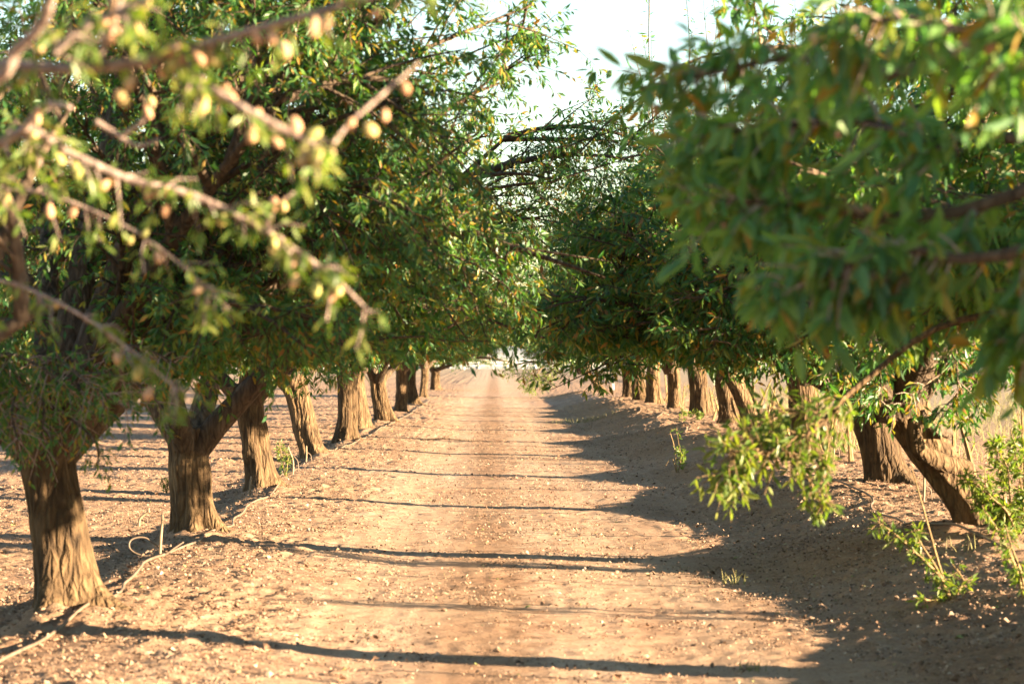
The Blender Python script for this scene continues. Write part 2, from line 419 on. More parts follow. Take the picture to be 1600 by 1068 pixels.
# ------------------------------------------------------------------ leaves
def leaves(b, per, rng, lo, hi, droop=0.45, fine=False, tmin=0.1, wfrac=0.29, spread=0.8):
    """leaf-shaped faces along beziers b"""
    n = len(b)
    idx = np.repeat(np.arange(n), per)
    t = rng.uniform(tmin, 1.02, len(idx))
    bb = b[idx]
    p, tg = bez_pos(bb, t), bez_tan(bb, t)
    rv = norm(rng.normal(size=p.shape))
    rad = norm(rv - tg * (rv * tg).sum(1, keepdims=True))
    d = norm(tg * rng.uniform(0.2, 0.8, (len(p), 1)) + rad * spread + np.array([0, 0, -droop]) * rng.uniform(0.3, 1.6, (len(p), 1)))
    up = norm(np.array([0, 0, 1.0]) + 0.8 * rng.normal(size=p.shape))
    side = norm(np.cross(d, up)); nrm = np.cross(side, d)
    Ln = rng.uniform(lo, hi, (len(p), 1)); W = Ln * wfrac * rng.uniform(0.8, 1.2, (len(p), 1)) * 0.5
    p = p + d * 0.008
    curl = rng.uniform(-0.02, 0.16, (len(p), 1))
    fold = rng.uniform(0.1, 0.6, (len(p), 1))
    if fine:
        secs = [(0.0, 0.0), (0.22, 0.72), (0.5, 1.0), (0.78, 0.6), (1.0, 0.0)]
        V = []
        for s, w in secs:
            mid = p + d * Ln * s - nrm * Ln * curl * s * s * 1.6
            if w == 0: V.append(mid)
            else: V += [mid - side * W * w + nrm * W * w * fold, mid, mid + side * W * w + nrm * W * w * fold]
        V = np.stack(V, 1)
        k = V.shape[1]
        tri = np.array([[0, 2, 1], [0, 3, 2], [7, 8, 10], [8, 9, 10]])
        quad = np.array([[1, 2, 5, 4], [2, 3, 6, 5], [4, 5, 8, 7], [5, 6, 9, 8]])
        off = (np.arange(len(p)) * k)[:, None, None]
        return V.reshape(-1, 3), [(tri[None] + off).reshape(-1, 3), (quad[None] + off).reshape(-1, 4)]
    m = p + d * Ln * 0.48 - nrm * Ln * curl * 0.4
    V = np.stack([p, m - side * W + nrm * W * fold, m, m + side * W + nrm * W * fold, p + d * Ln - nrm * Ln * curl * 1.6], 1)
    tri = np.array([[0, 2, 1], [0, 3, 2], [1, 2, 4], [2, 3, 4]])
    off = (np.arange(len(p)) * 5)[:, None, None]
    return V.reshape(-1, 3), [(tri[None] + off).reshape(-1, 3)]

# ------------------------------------------------------------------ crowns
def env_val(p, e, seed):
    """<1 inside the crown's outline"""
    c = np.array(e['c']); r = np.array(e['r'])
    p = p - np.stack([e.get('lean', 0) * (p[:, 2] - 2.0), 0 * p[:, 0], 0 * p[:, 0]], 1)
    q = (p - c) / r
    dn = norm(q)
    lump = 1 + 0.27 * np.sin(dn[:, 0] * 4.1 + seed) * np.sin(dn[:, 1] * 3.7 + seed * 1.7) + 0.17 * np.sin(dn[:, 2] * 6.3 + dn[:, 0] * 5 + seed * 2.3)
    v = np.linalg.norm(q, axis=1) / lump
    low = p[:, 2] < (np.maximum(e['zb'] + e.get('sl', 0) * p[:, 0], e.get('zmin', -9)) + 0.22 * np.sin(p[:, 0] * 2.3 + seed) * np.sin(p[:, 1] * 2.1 + seed * 1.3))
    v[low] = 9
    for f in e.get('cut', ()):
        v[f(p)] = 9
    return v

def spawn(parent, per, rng, tlo, thi, ang, lo, hi, env, seed, up=0.0, out=0.35, droop=0.1):
    n = len(parent)
    idx = np.repeat(np.arange(n), per)
    t = rng.uniform(tlo, thi, len(idx))
    pb = parent[idx]
    p, tg = bez_pos(pb, t), bez_tan(pb, t)
    rv = norm(rng.normal(size=p.shape))
    rad = norm(rv - tg * (rv * tg).sum(1, keepdims=True))
    outv = norm(p - np.array(env['c']) + np.array([0, 0, 0.4]))
    a = rng.uniform(*ang, (len(p), 1))
    d = norm(tg * np.cos(a) + rad * np.sin(a) + outv * out + np.array([0, 0, up]))
    Ln = rng.uniform(lo, hi, (len(p), 1)) * (1.1 - 0.4 * t[:, None])
    thr = rng.uniform(0.8, 1.25, len(p))
    for it in range(4):
        e = p + d * Ln
        bad = env_val(e, env, seed) > thr
        if it == 0: bad0 = bad
        if not bad.any(): break
        pull = norm(np.array(env['c']) - p)
        d = np.where(bad[:, None], norm(d + 0.55 * pull + 0.35 * rng.normal(size=d.shape)), d)
        Ln = np.where(bad[:, None], Ln * 0.75, Ln)
    e = p + d * Ln
    ok = env_val(e, env, seed) <= thr
    ctrl = p + d * Ln * 0.5 + 0.12 * Ln * norm(rng.normal(size=p.shape)) + np.array([0, 0, 0.06]) * Ln
    e = e + np.array([0, 0, -droop]) * Ln
    b = np.stack([p, ctrl, e], 1)[ok]
    return b, idx[ok]

def make_crown(seed, env, limbs, n2=13, n3=7, n4=6, lv=17, lo=0.065, hi=0.10, fine=False, r1=0.11, shoots=0, droop=0.45, leafmat=None, l4=(0.25, 0.5)):
    """limbs: list of (azimuth deg, tilt deg from vertical, length, sag). Returns (limb meshes, crown mesh), origin at the crotch"""
    rng = np.random.default_rng(seed)
    b1 = []
    for az, ti, ln, sag in limbs:
        a, ti = math.radians(az), math.radians(ti)
        d = np.array([math.cos(a) * math.sin(ti), math.sin(a) * math.sin(ti), math.cos(ti)])
        hd = np.array([math.cos(a), math.sin(a), 0])
        p0 = hd * 0.05 + np.array([0, 0, -0.16])
        b1.append([p0, p0 + d * ln * 0.5 + np.array([0, 0, sag * 0.5]), p0 + d * ln + hd * 0.25 * ln * 0.4 + np.array([0, 0, -sag])])
    b1 = np.array(b1)
    for _ in range(12):      # keep the limbs inside the outline
        far = env_val(b1[:, 2], env, seed) > 0.75
        b1[far] = b1[far, :1] + (b1[far] - b1[far, :1]) * 0.93
    rad1 = np.array([r1 * (0.85 + 0.3 * rng.random()) for _ in limbs])
    b2, i2 = spawn(b1, n2, rng, 0.18, 1.0, (0.5, 1.2), 1.1, 2.3, env, seed, up=0.1, out=0.5)
    b3, i3 = spawn(b2, n3, rng, 0.12, 1.0, (0.4, 1.2), 0.55, 1.2, env, seed, out=0.3)
    b4, i4 = spawn(b3, n4, rng, 0.1, 1.0, (0.4, 1.3), l4[0], l4[1], env, seed, out=0.15, droop=0.25)
    b4b, i4b = spawn(b2, 5, rng, 0.3, 1.0, (0.6, 1.4), l4[0], l4[1], env, seed, out=0.15, droop=0.25)
    L2 = i2; L3 = i2[i3]; L4 = L3[i4]; L4b = i2[i4b]
    sh = np.zeros((0, 3, 3)); shl = np.zeros(0, int)
    if shoots:   # upright water shoots on the top of the crown
        top = np.argsort(-b3[:, 2, 2])[:max(shoots * 4, 1)]
        pick = rng.choice(top, shoots, replace=False)
        p = b3[pick, 2]
        d = norm(np.array([0, 0, 1.0]) + 0.16 * rng.normal(size=p.shape))
        Ln = rng.uniform(0.9, 2.1, (shoots, 1))
        sh = np.stack([p, p + d * Ln * 0.5 + 0.05 * rng.normal(size=p.shape), p + d * Ln + np.array([0.1, 0, 0]) * rng.normal(size=(shoots, 1))], 1)
        shl = L3[pick]
    meshes = []
    for k in range(len(limbs)):
        parts = [tubes(b1[k:k + 1], rad1[k], rad1[k] * 0.13, 12, 10, 0.06, rng)]
        s2 = b2[L2 == k]; parts.append(tubes(s2, rng.uniform(0.022, 0.042, len(s2)), 0.009, 6, 6))
        s3 = b3[L3 == k]; parts.append(tubes(s3, rng.uniform(0.008, 0.013, len(s3)), 0.004, 3, 4))
        s4 = np.concatenate([b4[L4 == k], b4b[L4b == k], sh[shl == k]]); parts.append(tubes(s4, 0.004, 0.002, 2, 3)); parts.append(tubes(sh[shl == k], 0.009, 0.004, 4, 4))
        v, f = merge(parts)
        meshes.append(mesh_from('limb', v, f, M_LIMB))
    tw = np.concatenate([b4, b4b])
    sets = [leaves(tw, lv, rng, lo, hi, droop, fine), leaves(b3, lv // 2, rng, lo, hi, droop, fine, 0.4)]
    if shoots: sets.append(leaves(sh, 44, rng, lo, hi * 1.1, 0.35, fine, 0.05, 0.2, 0.5))
    vs, fs, off = [], [], 0
    for v, ff in sets:
        vs.append(v); fs += [f + off for f in ff]; off += len(v)
    crown = mesh_from('crown', np.concatenate(vs), fs, leafmat or M_LEAF, smooth=False)
    return meshes, crown, tw

# ------------------------------------------------------------------ trunks
def make_trunk(seed, h, r, lean, bow=(0, 0), flare=0.55, twist=1.2, split=0.0):
    """lean: (dx,dy) of the top; built from below ground up to the crotch"""
    rng = np.random.default_rng(seed)
    ns, nr = 72, 64
    zs = np.linspace(-0.15, h + 0.06, nr)
    V = np.zeros((nr, ns, 3))
    th = np.arange(ns) * 2 * math.pi / ns
    ph = rng.uniform(0, 6.28, 8)
    knot = np.stack([rng.uniform(-math.pi, 0.8, 4), rng.uniform(.15, h, 4), rng.uniform(.08, .22, 4)], 1)
    for i, z in enumerate(zs):
        t = max(z, 0) / h
        cx = lean[0] * t ** 1.15 + bow[0] * 4 * t * (1 - t)
        cy = lean[1] * t ** 1.15 + bow[1] * 4 * t * (1 - t)
        fl = math.exp(-max(z, -0.05) / 0.13)
        rr = r * (1 - 0.10 * min(t, 1) + 0.18 * smooth(0.7, 1.05, t)) * (1 + flare * fl * (1 + 0.75 * np.cos(th - 0.7 * math.sin(ph[7]))) * (0.9 + 0.2 * np.sin(5 * th + ph[1])))
        k = 1 + 0.09 * np.sin(2 * th + ph[0] + twist * z) + (0.05 + 0.10 * fl) * np.sin(4 * th + ph[1] + twist * z * 1.3) + (0.035 + 0.07 * fl) * np.sin(7 * th + ph[2] - twist * z)
        k = k + 0.09 * fnoise(th * 3.2 / 1.0 + ph[3] + twist * z * 0.6, np.full(ns, z * 3.0 + ph[4]), seed, 3) * 2 * np.minimum(1, np.minimum(th, 2 * math.pi - th) * 2 + 0.3)
        ridge = np.abs(np.sin(9.5 * th + 2.2 * np.sin(z * 5 + ph[5]) + twist * 2 * z + ph[6]))
        k = k + 0.03 * (ridge - 0.6)
        for kn in range(4):
            dth = np.angle(np.exp(1j * (th - knot[kn, 0])))
            kk = np.exp(-(dth / .34) ** 2 - ((z - knot[kn, 1]) / .075) ** 2)
            k = k + knot[kn, 2] * (kk - 0.9 * np.exp(-(dth / .13) ** 2 - ((z - knot[kn, 1]) / .03) ** 2))
        cx += 0.02 * math.sin(z * 5 + ph[0]); cy += 0.02 * math.sin(z * 4.3 + ph[1])
        k = k + 0.05 * fnoise(th * 9, np.full(ns, z * 7.0), seed + 3, 2)
        if i >= nr - 2: rr *= (0.8 if i == nr - 2 else 0.35)
        V[i, :, 0] = cx + rr * k * np.cos(th)
        V[i, :, 1] = cy + rr * k * np.sin(th)
        V[i, :, 2] = z
    idx = np.arange(nr * ns).reshape(nr, ns)
    a, c = idx[:-1], idx[1:]
    q = np.stack([a, np.roll(a, -1, 1), np.roll(c, -1, 1), c], -1).reshape(-1, 4)
    return mesh_from('trunk', V.reshape(-1, 3), [q, np.array([list(idx[-1])])], M_BARK)

GL, GR = 'almond trees lining the left of the lane', 'almond trees lining the right of the lane'

def place_tree(x, y, label, group, trunk, crown, h, lean, mirror=False, rot=0.0, scale=1.0):
    z = float(gz(np.array([x]), np.array([y]), False)[0])
    root = thing('almond_tree', label, 'almond tree', (x, y, z), group)
    link('trunk', trunk, root)
    limbs, leaf, _ = crown
    for me in limbs + [leaf]:
        o = link('crown' if me is leaf else 'limb', me, root, (lean[0], lean[1], h))
        o.scale = (scale, -scale if mirror else scale, scale)
        o.rotation_euler = (0, 0, rot)
    return root

EL = dict(c=(0.2, 0, 2.15), r=(3.5, 3.6, 3.4), zb=0.34, sl=0.05, zmin=0.3, lean=0.3)
ER = dict(c=(0.1, 0, 1.8), r=(3.1, 3.4, 2.5), zb=0.48, sl=0.18, zmin=0.2)
def limbset(rng, n=5, off=0):
    return [(off + 360 / n * i + rng.uniform(-18, 18), rng.uniform(28, 52), rng.uniform(2.7, 3.4), rng.uniform(0.0, 0.35)) for i in range(n)] + [(rng.uniform(0, 360), 10, 3.2, 0.0)]

r0 = np.random.default_rng(5)
# left row -------------------------------------------------------
EN = dict(c=(-1.1, 0.3, 2.0), r=(1.7, 2.4, 2.6), zb=0.5)
crown_l0 = make_crown(100, EN, limbset(r0), 9, 6, 6, 16, 0.04, 0.065, True)
crown_l1 = make_crown(101, dict(EL, zb=0.0, sl=0.16, zmin=-0.1, c=(0.2, 0, 1.9)), [(20, 50, 2.9, 0.3), (100, 38, 3.2, 0.1), (165, 55, 3.0, 0.2), (235, 42, 3.2, 0.1), (310, 45, 3.1, 0.2), (60, 12, 3.3, 0), (0, 33, 3.7, 0), (-28, 22, 3.8, 0), (40, 24, 3.9, 0)], 13, 7, 6, 21, 0.05, 0.08, r1=0.12)
crown_l2 = make_crown(102, dict(EL, zb=0.5), [(150, 38, 3.4, 0.0), (-12, 42, 3.6, 0.0), (70, 30, 3.3, 0.1), (255, 35, 3.3, 0.1)], 18, 7, 6, 19, 0.05, 0.08, r1=0.118)
crown_l3 = make_crown(103, EL, [(185, 42, 3.0, 0.1), (30, 32, 3.4, 0.1), (95, 45, 3.1, 0.2), (280, 42, 3.1, 0.2), (330, 50, 3.0, 0.2)], 15, 7, 6, 19, 0.055, 0.085)
crown_la = make_crown(104, dict(EL, zb=.32), limbset(r0, 4, 20), 15, 7, 6, 16, 0.06, 0.09)
crown_lb = make_crown(105, dict(EL, zb=.32), limbset(r0, 4, 50), 15, 7, 6, 15, 0.06, 0.095)

LT = [  # label, height, radius, lean, crown, mirror, rot
    ('almond tree off the left edge, bare pinkish nut-laden branches blurred across the upper left', 1.0, .17, (-.05, 0), crown_l0, False, 0),
    ('nearest left almond tree with trunk in view, thick and twisted, flaring at its base', 1.05, .165, (-.13, .05), crown_l1, False, 0),
    ('left almond tree whose straight trunk forks into a wide V beside the tubing loop', .82, .16, (-.02, .0), crown_l2, False, 0),
    ('left almond tree with trunk leaning left and a leafy sprout at its foot', 1.1, .17, (-.2, .05), crown_l3, False, 0),
    ('left almond tree with dark strongly bent trunk and one lit bark patch', 1.2, .19, (-.36, .05), crown_la, False, .2),
    ('left almond tree with broad upright mostly shaded trunk just past the bent trunk', 1.3, .175, (.06, .0), crown_lb, True, .1),
    ('left almond tree with trunk halves split by a dark cleft', 1.25, .185, (-.12, .1), crown_la, True, -.3),
    ('left almond tree with low bare forked limb and leafy sprout on pale trunk', 1.0, .19, (-.15, .0), crown_lb, False, -.2),
    ('left almond tree, pale upright trunk just beyond the low forked limb', 1.25, .165, (.06, .0), crown_la, False, 3.0),
    ('left almond tree third from the far end of its row, dark on one half', 1.2, .17, (-.06, .0), crown_lb, True, 2.9),
    ('slender left almond tree, last but one before the field', 1.2, .14, (.05, .0), crown_la, True, .5),
    ('farthest left almond tree, dark and upright at the edge of the field', .85, .2, (.0, .0), crown_lb, False, .15),
]
left_roots = []
for i, (lab, h, r, lean, cr, mir, rot) in enumerate(LT):
    tr = make_trunk(200 + i, h, r, lean, bow=(-.03 + .02 * (i % 3), 0), flare=(.5 if i == 1 else .34), twist=1.6 if i % 2 else -1.2)
    left_roots.append(place_tree(LX[i], LEFT[i], lab, GL, tr, cr, h, lean, mir, rot))

# right row ------------------------------------------------------
E0 = dict(c=(-0.5, 0.9, 2.1), r=(3.1, 2.3, 2.2), zb=0.66, sl=0.0, cut=(lambda p: p[:, 1] < -0.5,))
crown_r0 = make_crown(300, E0, limbset(r0, 6, 10), 14, 7, 6, 18, 0.065, 0.105, True, droop=0.6, l4=(0.25, 0.5), leafmat=M_LEAF_BRIGHT)
crown_r1 = make_crown(301, dict(ER, zb=0.80, sl=0.17, zmin=.35, c=(-0.35, 0, 2.1), r=(3.2, 3.1, 3.0)), limbset(r0, 6, 40), 15, 7, 6, 18, 0.065, 0.10, True, droop=0.55, leafmat=M_LEAF_BRIGHT, shoots=12)
crown_r2 = make_crown(302, ER, [(175, 62, 3.1, .5), (120, 42, 3.1, .2), (60, 35, 3.3, .1), (0, 40, 3.2, .1), (240, 45, 3.1, .2), (300, 40, 3.2, .1)], 13, 7, 6, 16, 0.07, 0.10, shoots=20, r1=.15)
crown_r3 = make_crown(303, ER, [(185, 50, 3.2, .3), (110, 38, 3.2, .1), (30, 38, 3.2, .1), (300, 40, 3.2, .1), (240, 40, 3.1, .2)], 15, 7, 6, 16, 0.07, 0.10, shoots=24)
crown_ra = make_crown(304, ER, limbset(r0, 5, 0), 13, 7, 6, 14, 0.07, 0.105, shoots=26)
crown_rb = make_crown(305, ER, limbset(r0, 5, 33), 13, 7, 6, 14, 0.07, 0.105, shoots=20)

RT = [
    ('almond tree off the right edge, long blurred green leaves filling the upper right', 1.0, .17, (0, 0), crown_r0, False, 0),
    ('almond tree off the right edge with sunlit drooping branch low over the shaded lane', 1.0, .17, (0, 0), crown_r1, False, 0),
    ('almond tree at right edge, dark trunk leaning hard left with pruned limb stub', 1.0, .19, (-.68, 0), crown_r2, False, 0),
    ('right almond tree with dark curved trunk, pale root flare and leaves on its bark', 1.0, .18, (-.16, 0), crown_r3, False, 0),
    ('right almond tree with trunk hidden behind the drooping sunlit branch', 1.0, .18, (-.05, 0), crown_ra, False, 0),
    ('right almond tree with thick black trunk leaning left beside the drooping branch', 1.05, .17, (-.42, 0), crown_rb, True, .1),
    ('right almond tree with pale fluted root flare lit on its right half', .95, .17, (-.12, 0), crown_ra, True, .2),
    ('right almond tree with wide pale trunk base above a slanting leafy shoot', 1.05, .175, (-.03, 0), crown_rb, False, -.2),
    ('right almond tree with narrow dark trunk wrapped in low leaves', 1.0, .15, (-.1, 0), crown_ra, False, -.15),
    ('right almond tree with broad pale trunk, fourth from the far end of its row', 1.1, .165, (0, 0), crown_rb, True, .15),
    ('right almond tree third from the far end, trunk half black half pale', 1.0, .17, (-.04, 0), crown_ra, True, 0),
    ('right almond tree with short leafy trunk just past the white marker post', .9, .16, (.02, 0), crown_rb, False, .1),
    ('farthest right almond tree, thin leaning trunk, boughs drooping over the lane end', .8, .15, (-.75, 0), crown_ra, False, .2),
]
right_roots = []
for i, (lab, h, r, lean, cr, mir, rot) in enumerate(RT):
    tr = make_trunk(400 + i, h, r, lean, bow=(-.04 if i in (2, 3) else .02, 0), flare=.36, twist=1.3 if i % 2 else -1.5)
    right_roots.append(place_tree(RX[i], RIGHT[i], lab, GR, tr, cr, h, lean, mir, rot))

def shadow_suckers(root, seed, n, side):  # stems added along the right row to cast shadow stripes across the lane
    rng = np.random.default_rng(seed); b = []
    for _ in range(n):
        a = rng.uniform(0, 6.28); x0 = .2 * math.cos(a) + side; y0 = rng.uniform(-2.6, 2.6)
        z0 = float(gz(np.array([root.location[0] + x0]), np.array([root.location[1] + y0]), False)[0]) - root.location[2]
        h = rng.uniform(.5, 1.1); dx, dy = rng.normal(0, .14, 2)
        b.append([(x0, y0, z0 - .03), (x0 + dx * .3, y0 + dy * .3, z0 + h * .5), (x0 + dx, y0 + dy, z0 + h)])
    for k, e in enumerate(np.array(b)):
        e = e[None]
        v, f = tubes(e, rng.uniform(.02, .042), .012, 5, 6)
        lv, lf = leaves(e, int(rng.integers(3, 20)), rng, .04, .075, .2, False, .4)
        me = mesh_from('shadow_sucker', np.concatenate([lv, v]), lf + [f + len(lv)], M_FRESH, smooth=False)
        me.materials.append(M_STEM)
        mi = np.zeros(len(me.polygons), np.int32); mi[len(lf[0]):] = 1
        me.polygons.foreach_set('material_index', mi)
        link('shadow_sucker', me, root)
for i, rt in enumerate(right_roots[1:11]): shadow_suckers(rt, 700 + i, 3 if i < 3 else 6, 0.3)

# pruned stub on the leaning tree at the right edge
def add_branch(root, pts, rad, mat, name='branch', s=8):
    base = np.array(root.location)
    v, f, q, tg = poly_tube(np.asarray(pts) - base, np.asarray(rad) * (0.8 if mat is M_TWIG else 1), s)
    o = link(name, mesh_from(name, v, f, mat), root)
    BRANCH_OF.append((q[len(q) // 2] + base, o))
    return o, q + base, tg
BRANCH_OF = []

rt2 = right_roots[2]
d2 = RIGHT[2]
add_branch(rt2, [P(1510, 735, d2), P(1460, 718, d2 - .2), P(1432, 695, d2 - .3), P(1430, 655, d2 - .35)], [.085, .075, .065, .05], M_BARK, 'limb')
add_branch(rt2, [P(1482, 676, d2 - .1), P(1458, 668, d2 - .3), P(1446, 656, d2 - .35), P(1442, 640, d2 - .35)], [.045, .035, .03, .018], M_LIMB, 'limb')

# ------------------------------------------------------------------ foreground branches with nuts
def almond_mesh(seed):
    rng = np.random.default_rng(seed)
    nu, nv = 12, 9
    V = []
    for i in range(nv + 1):
        a = math.pi * i / nv
        for j in range(nu):
            b = 2 * math.pi * j / nu
            r = math.sin(a) ** 0.85
            x = 0.0145 * r * math.cos(b) * (1 - 0.25 * math.cos(a)); y = 0.0120 * r * math.sin(b) * (1 - 0.2 * math.cos(a))
            if abs(math.sin(b)) < 0.3 and math.cos(b) > 0: x *= 0.86      # the split along the seam
            V.append((x, y, -0.019 + 0.019 * math.cos(a) - (0.004 if i == nv else 0)))
    V = np.array(V) * (1 + 0.03 * rng.normal(size=(len(V), 1)))
    idx = np.arange(len(V)).reshape(nv + 1, nu)
    a, c = idx[:-1], idx[1:]
    q = np.stack([a, c, np.roll(c, -1, 1), np.roll(a, -1, 1)], -1).reshape(-1, 4)
    return mesh_from('almond', V, [q], M_ALMOND)
ALM = [almond_mesh(k) for k in range(4)]
ra = np.random.default_rng(77)
def branch_of(q):
    return min(BRANCH_OF, key=lambda e: np.min(np.linalg.norm(q - e[0], axis=1)))[1]
def add_almonds(root, q, n, spread=0.03, size=(0.6, 1.0), tmin=0.05):
    base = np.array(root.location); par = branch_of(q)
    for _ in range(n):
        p = q[int(ra.uniform(tmin, 1) * (len(q) - 1))] + ra.normal(size=3) * spread * 0.6 - base
        p[2] -= 0.006
        o = link('almond', ALM[ra.integers(4)], par, p)
        o.rotation_euler = (ra.normal() * 0.45, ra.normal() * 0.45, ra.uniform(0, 6.28))
        s = ra.uniform(*size); o.scale = (s, s, s * ra.uniform(0.9, 1.25))

def poly_bez(q):
    q = np.asarray(q)
    m = (len(q) - 1) // 2
    return np.stack([q[0:2 * m:2], q[1:2 * m:2], q[2:2 * m + 1:2]], 1)

def spur_leaves(root, qs, seed, spurs, per, lo, hi, fine=True, mat=None, twl=(0.08, 0.22), droop=0.5, name='foliage', tmat=None):
    """short leafy spurs along polylines, one leaf mesh and one spur mesh"""
    rng = np.random.default_rng(seed)
    base = np.array(root.location)
    B = np.concatenate([poly_bez(q) for q in qs]) - base
    idx = rng.integers(0, len(B), spurs)
    t = rng.uniform(0, 1, spurs)
    p, tg = bez_pos(B[idx], t), bez_tan(B[idx], t)
    rv = norm(rng.normal(size=p.shape)); rad = norm(rv - tg * (rv * tg).sum(1, keepdims=True))
    d = norm(rad + 0.6 * tg + np.array([0, 0, -0.15]))
    Ln = rng.uniform(*twl, (spurs, 1))
    b = np.stack([p, p + d * Ln * .5 + 0.01 * rng.normal(size=p.shape), p + d * Ln + np.array([0, 0, -.25]) * Ln], 1)
    v, f = tubes(b, 0.0035, 0.002, 2, 4)
    lv, lf = leaves(b, per, rng, lo, hi, droop, fine, 0.3)
    me = mesh_from(name, np.concatenate([lv, v]), lf + [f + len(lv)], mat or M_LEAF, smooth=False)
    me.materials.append(tmat or M_TWIG)
    nl = sum(len(x) for x in lf)
    mi = np.zeros(nl + len(f), np.int32); mi[nl:] = 1
    me.polygons.foreach_set('material_index', mi)
    link(name, me, root)
    return b

R = left_roots[0]
cr = np.array(R.location) + [-.05, 0, .95]
BR = []   # bare branches of the nearest left tree: (points, radii)
BR.append(([cr, (-1.9, 6.4, 2.0), P(-120, 108, 5.1), P(0, 102, 5.0), P(120, 108, 4.95), P(230, 95, 4.9), P(310, 72, 4.85), P(420, 40, 4.8), P(575, -4, 4.75), P(720, -60, 4.7)], [.035, .026, .018, .016, .0155, .014, .012, .010, .009, .006]))
BR.append(([P(285, 80, 4.87), P(320, 130, 4.85), P(400, 180, 4.8), P(468, 213, 4.8), P(512, 240, 4.78)], [.011, .0105, .0095, .009, .006]))
BR.append(([P(520, 225, 4.78), P(550, 190, 4.8), P(600, 145, 4.8), P(655, 98, 4.8)], [.006, .006, .005, .003]))
BR.append(([cr, (-1.95, 6.9, 1.9), P(-130, 340, 6.0), P(-40, 260, 5.7), P(40, 205, 5.6), P(100, 235, 5.6), P(200, 280, 5.6), P(300, 305, 5.6), P(400, 352, 5.6), P(462, 392, 5.6), P(520, 432, 5.6), P(578, 488, 5.6)], [.035, .03, .02, .018, .015, .013, .012, .011, .010, .009, .007, .004]))
BR.append(([P(35, 208, 5.6), P(70, 165, 5.5), P(110, 168, 5.4)], [.012, .011, .007]))
BR.append(([cr, (-2.0, 6.2, 2.1), P(-60, 150, 4.9), P(30, 75, 4.7), P(70, 30, 4.6), P(85, -40, 4.5)], [.035, .028, .016, .014, .013, .012]))
BR.append(([P(85, 85, 4.8), P(130, 45, 4.8), P(200, 12, 4.8), P(260, -20, 4.8)], [.010, .009, .008, .006]))
BR.append(([P(152, 100, 4.92), P(172, 50, 4.9), P(190, 0, 4.9), P(200, -60, 4.9)], [.010, .010, .009, .007]))
BR.append(([P(150, 190, 5.9), P(185, 212, 5.9), P(215, 228, 5.9), P(250, 218, 5.9)], [.010, .009, .007, .004]))
BR.append(([P(190, 212, 5.9), P(220, 192, 5.85), P(240, 162, 5.8)], [.007, .007, .005]))
BR.append(([P(415, 358, 5.6), P(430, 325, 5.6), P(460, 300, 5.6)], [.006, .005, .003]))
BR.append(([P(-60, 300, 6.3), P(60, 300, 6.3), P(200, 355, 6.3), P(290, 420, 6.3), P(345, 470, 6.3)], [.007, .006, .005, .004, .003]))
BR.append(([P(-80, 420, 6.6), P(40, 450, 6.6), P(140, 500, 6.6), P(220, 560, 6.6), P(280, 610, 6.6)], [.007, .006, .005, .004, .003]))
qs = []
for pts, rad in BR:
    _, q, _ = add_branch(R, pts, rad, M_TWIG, 'branch')
    vis = q[(q[:, 1] < 6.7)]
    qs.append(vis)
BRq = qs
for k, n in zip((0, 1, 2, 3, 4, 6, 7, 9, 10, 11, 12), (26, 16, 6, 20, 3, 4, 5, 2, 3, 7, 6)):
    add_almonds(R, qs[k], n, 0.03, tmin=0.0)
q = qs[1]; add_almonds(R, q[-5:], 2, 0.03)
spur_leaves(R, [qs[0], qs[1], qs[7], qs[6]], 500, 90, 5, 0.03, 0.05, droop=0.5, twl=(.03, .10), mat=M_FRESH)
spur_leaves(R, [qs[3][6:], qs[11], qs[12]], 501, 120, 6, 0.03, 0.05, droop=0.4, twl=(.03, .11), mat=M_FRESH)
R = left_roots[1]
cr = np.array(R.location) + [-.1, 0, 1.1]
tw = []
for pts in ([cr, P(20, 620, 13.6), P(90, 640, 13.0), P(150, 690, 12.8), P(152, 730, 12.8)], [cr, P(110, 590, 13.4), P(190, 590, 12.9), P(240, 620, 12.7), P(262, 660, 12.7)],
            [cr, P(40, 600, 13.2), P(20, 640, 12.8), P(30, 690, 12.6)], [cr, P(60, 590, 13.3), P(70, 640, 12.9), P(64, 690, 12.8)],
            [cr, P(0, 560, 13.2), P(-20, 620, 12.7), P(-10, 680, 12.6)], [cr, P(150, 560, 13.3), P(210, 540, 12.8), P(280, 570, 12.6)], [cr, P(120, 600, 13.3), P(130, 640, 13.0), P(170, 650, 12.9)],
            [cr, P(10, 560, 13.2), P(60, 570, 12.7), P(110, 610, 12.6)], [cr, P(80, 560, 13.1), P(140, 600, 12.4), P(200, 640, 12.3)]):
    _, q, _ = add_branch(R, pts, np.linspace(.016, .004, len(pts)), M_LIMB, 'branch', 6)
    tw.append(q[3:])
spur_leaves(R, tw, 505, 330, 9, 0.035, 0.06, fine=False, twl=(.06, .22), droop=0.5)

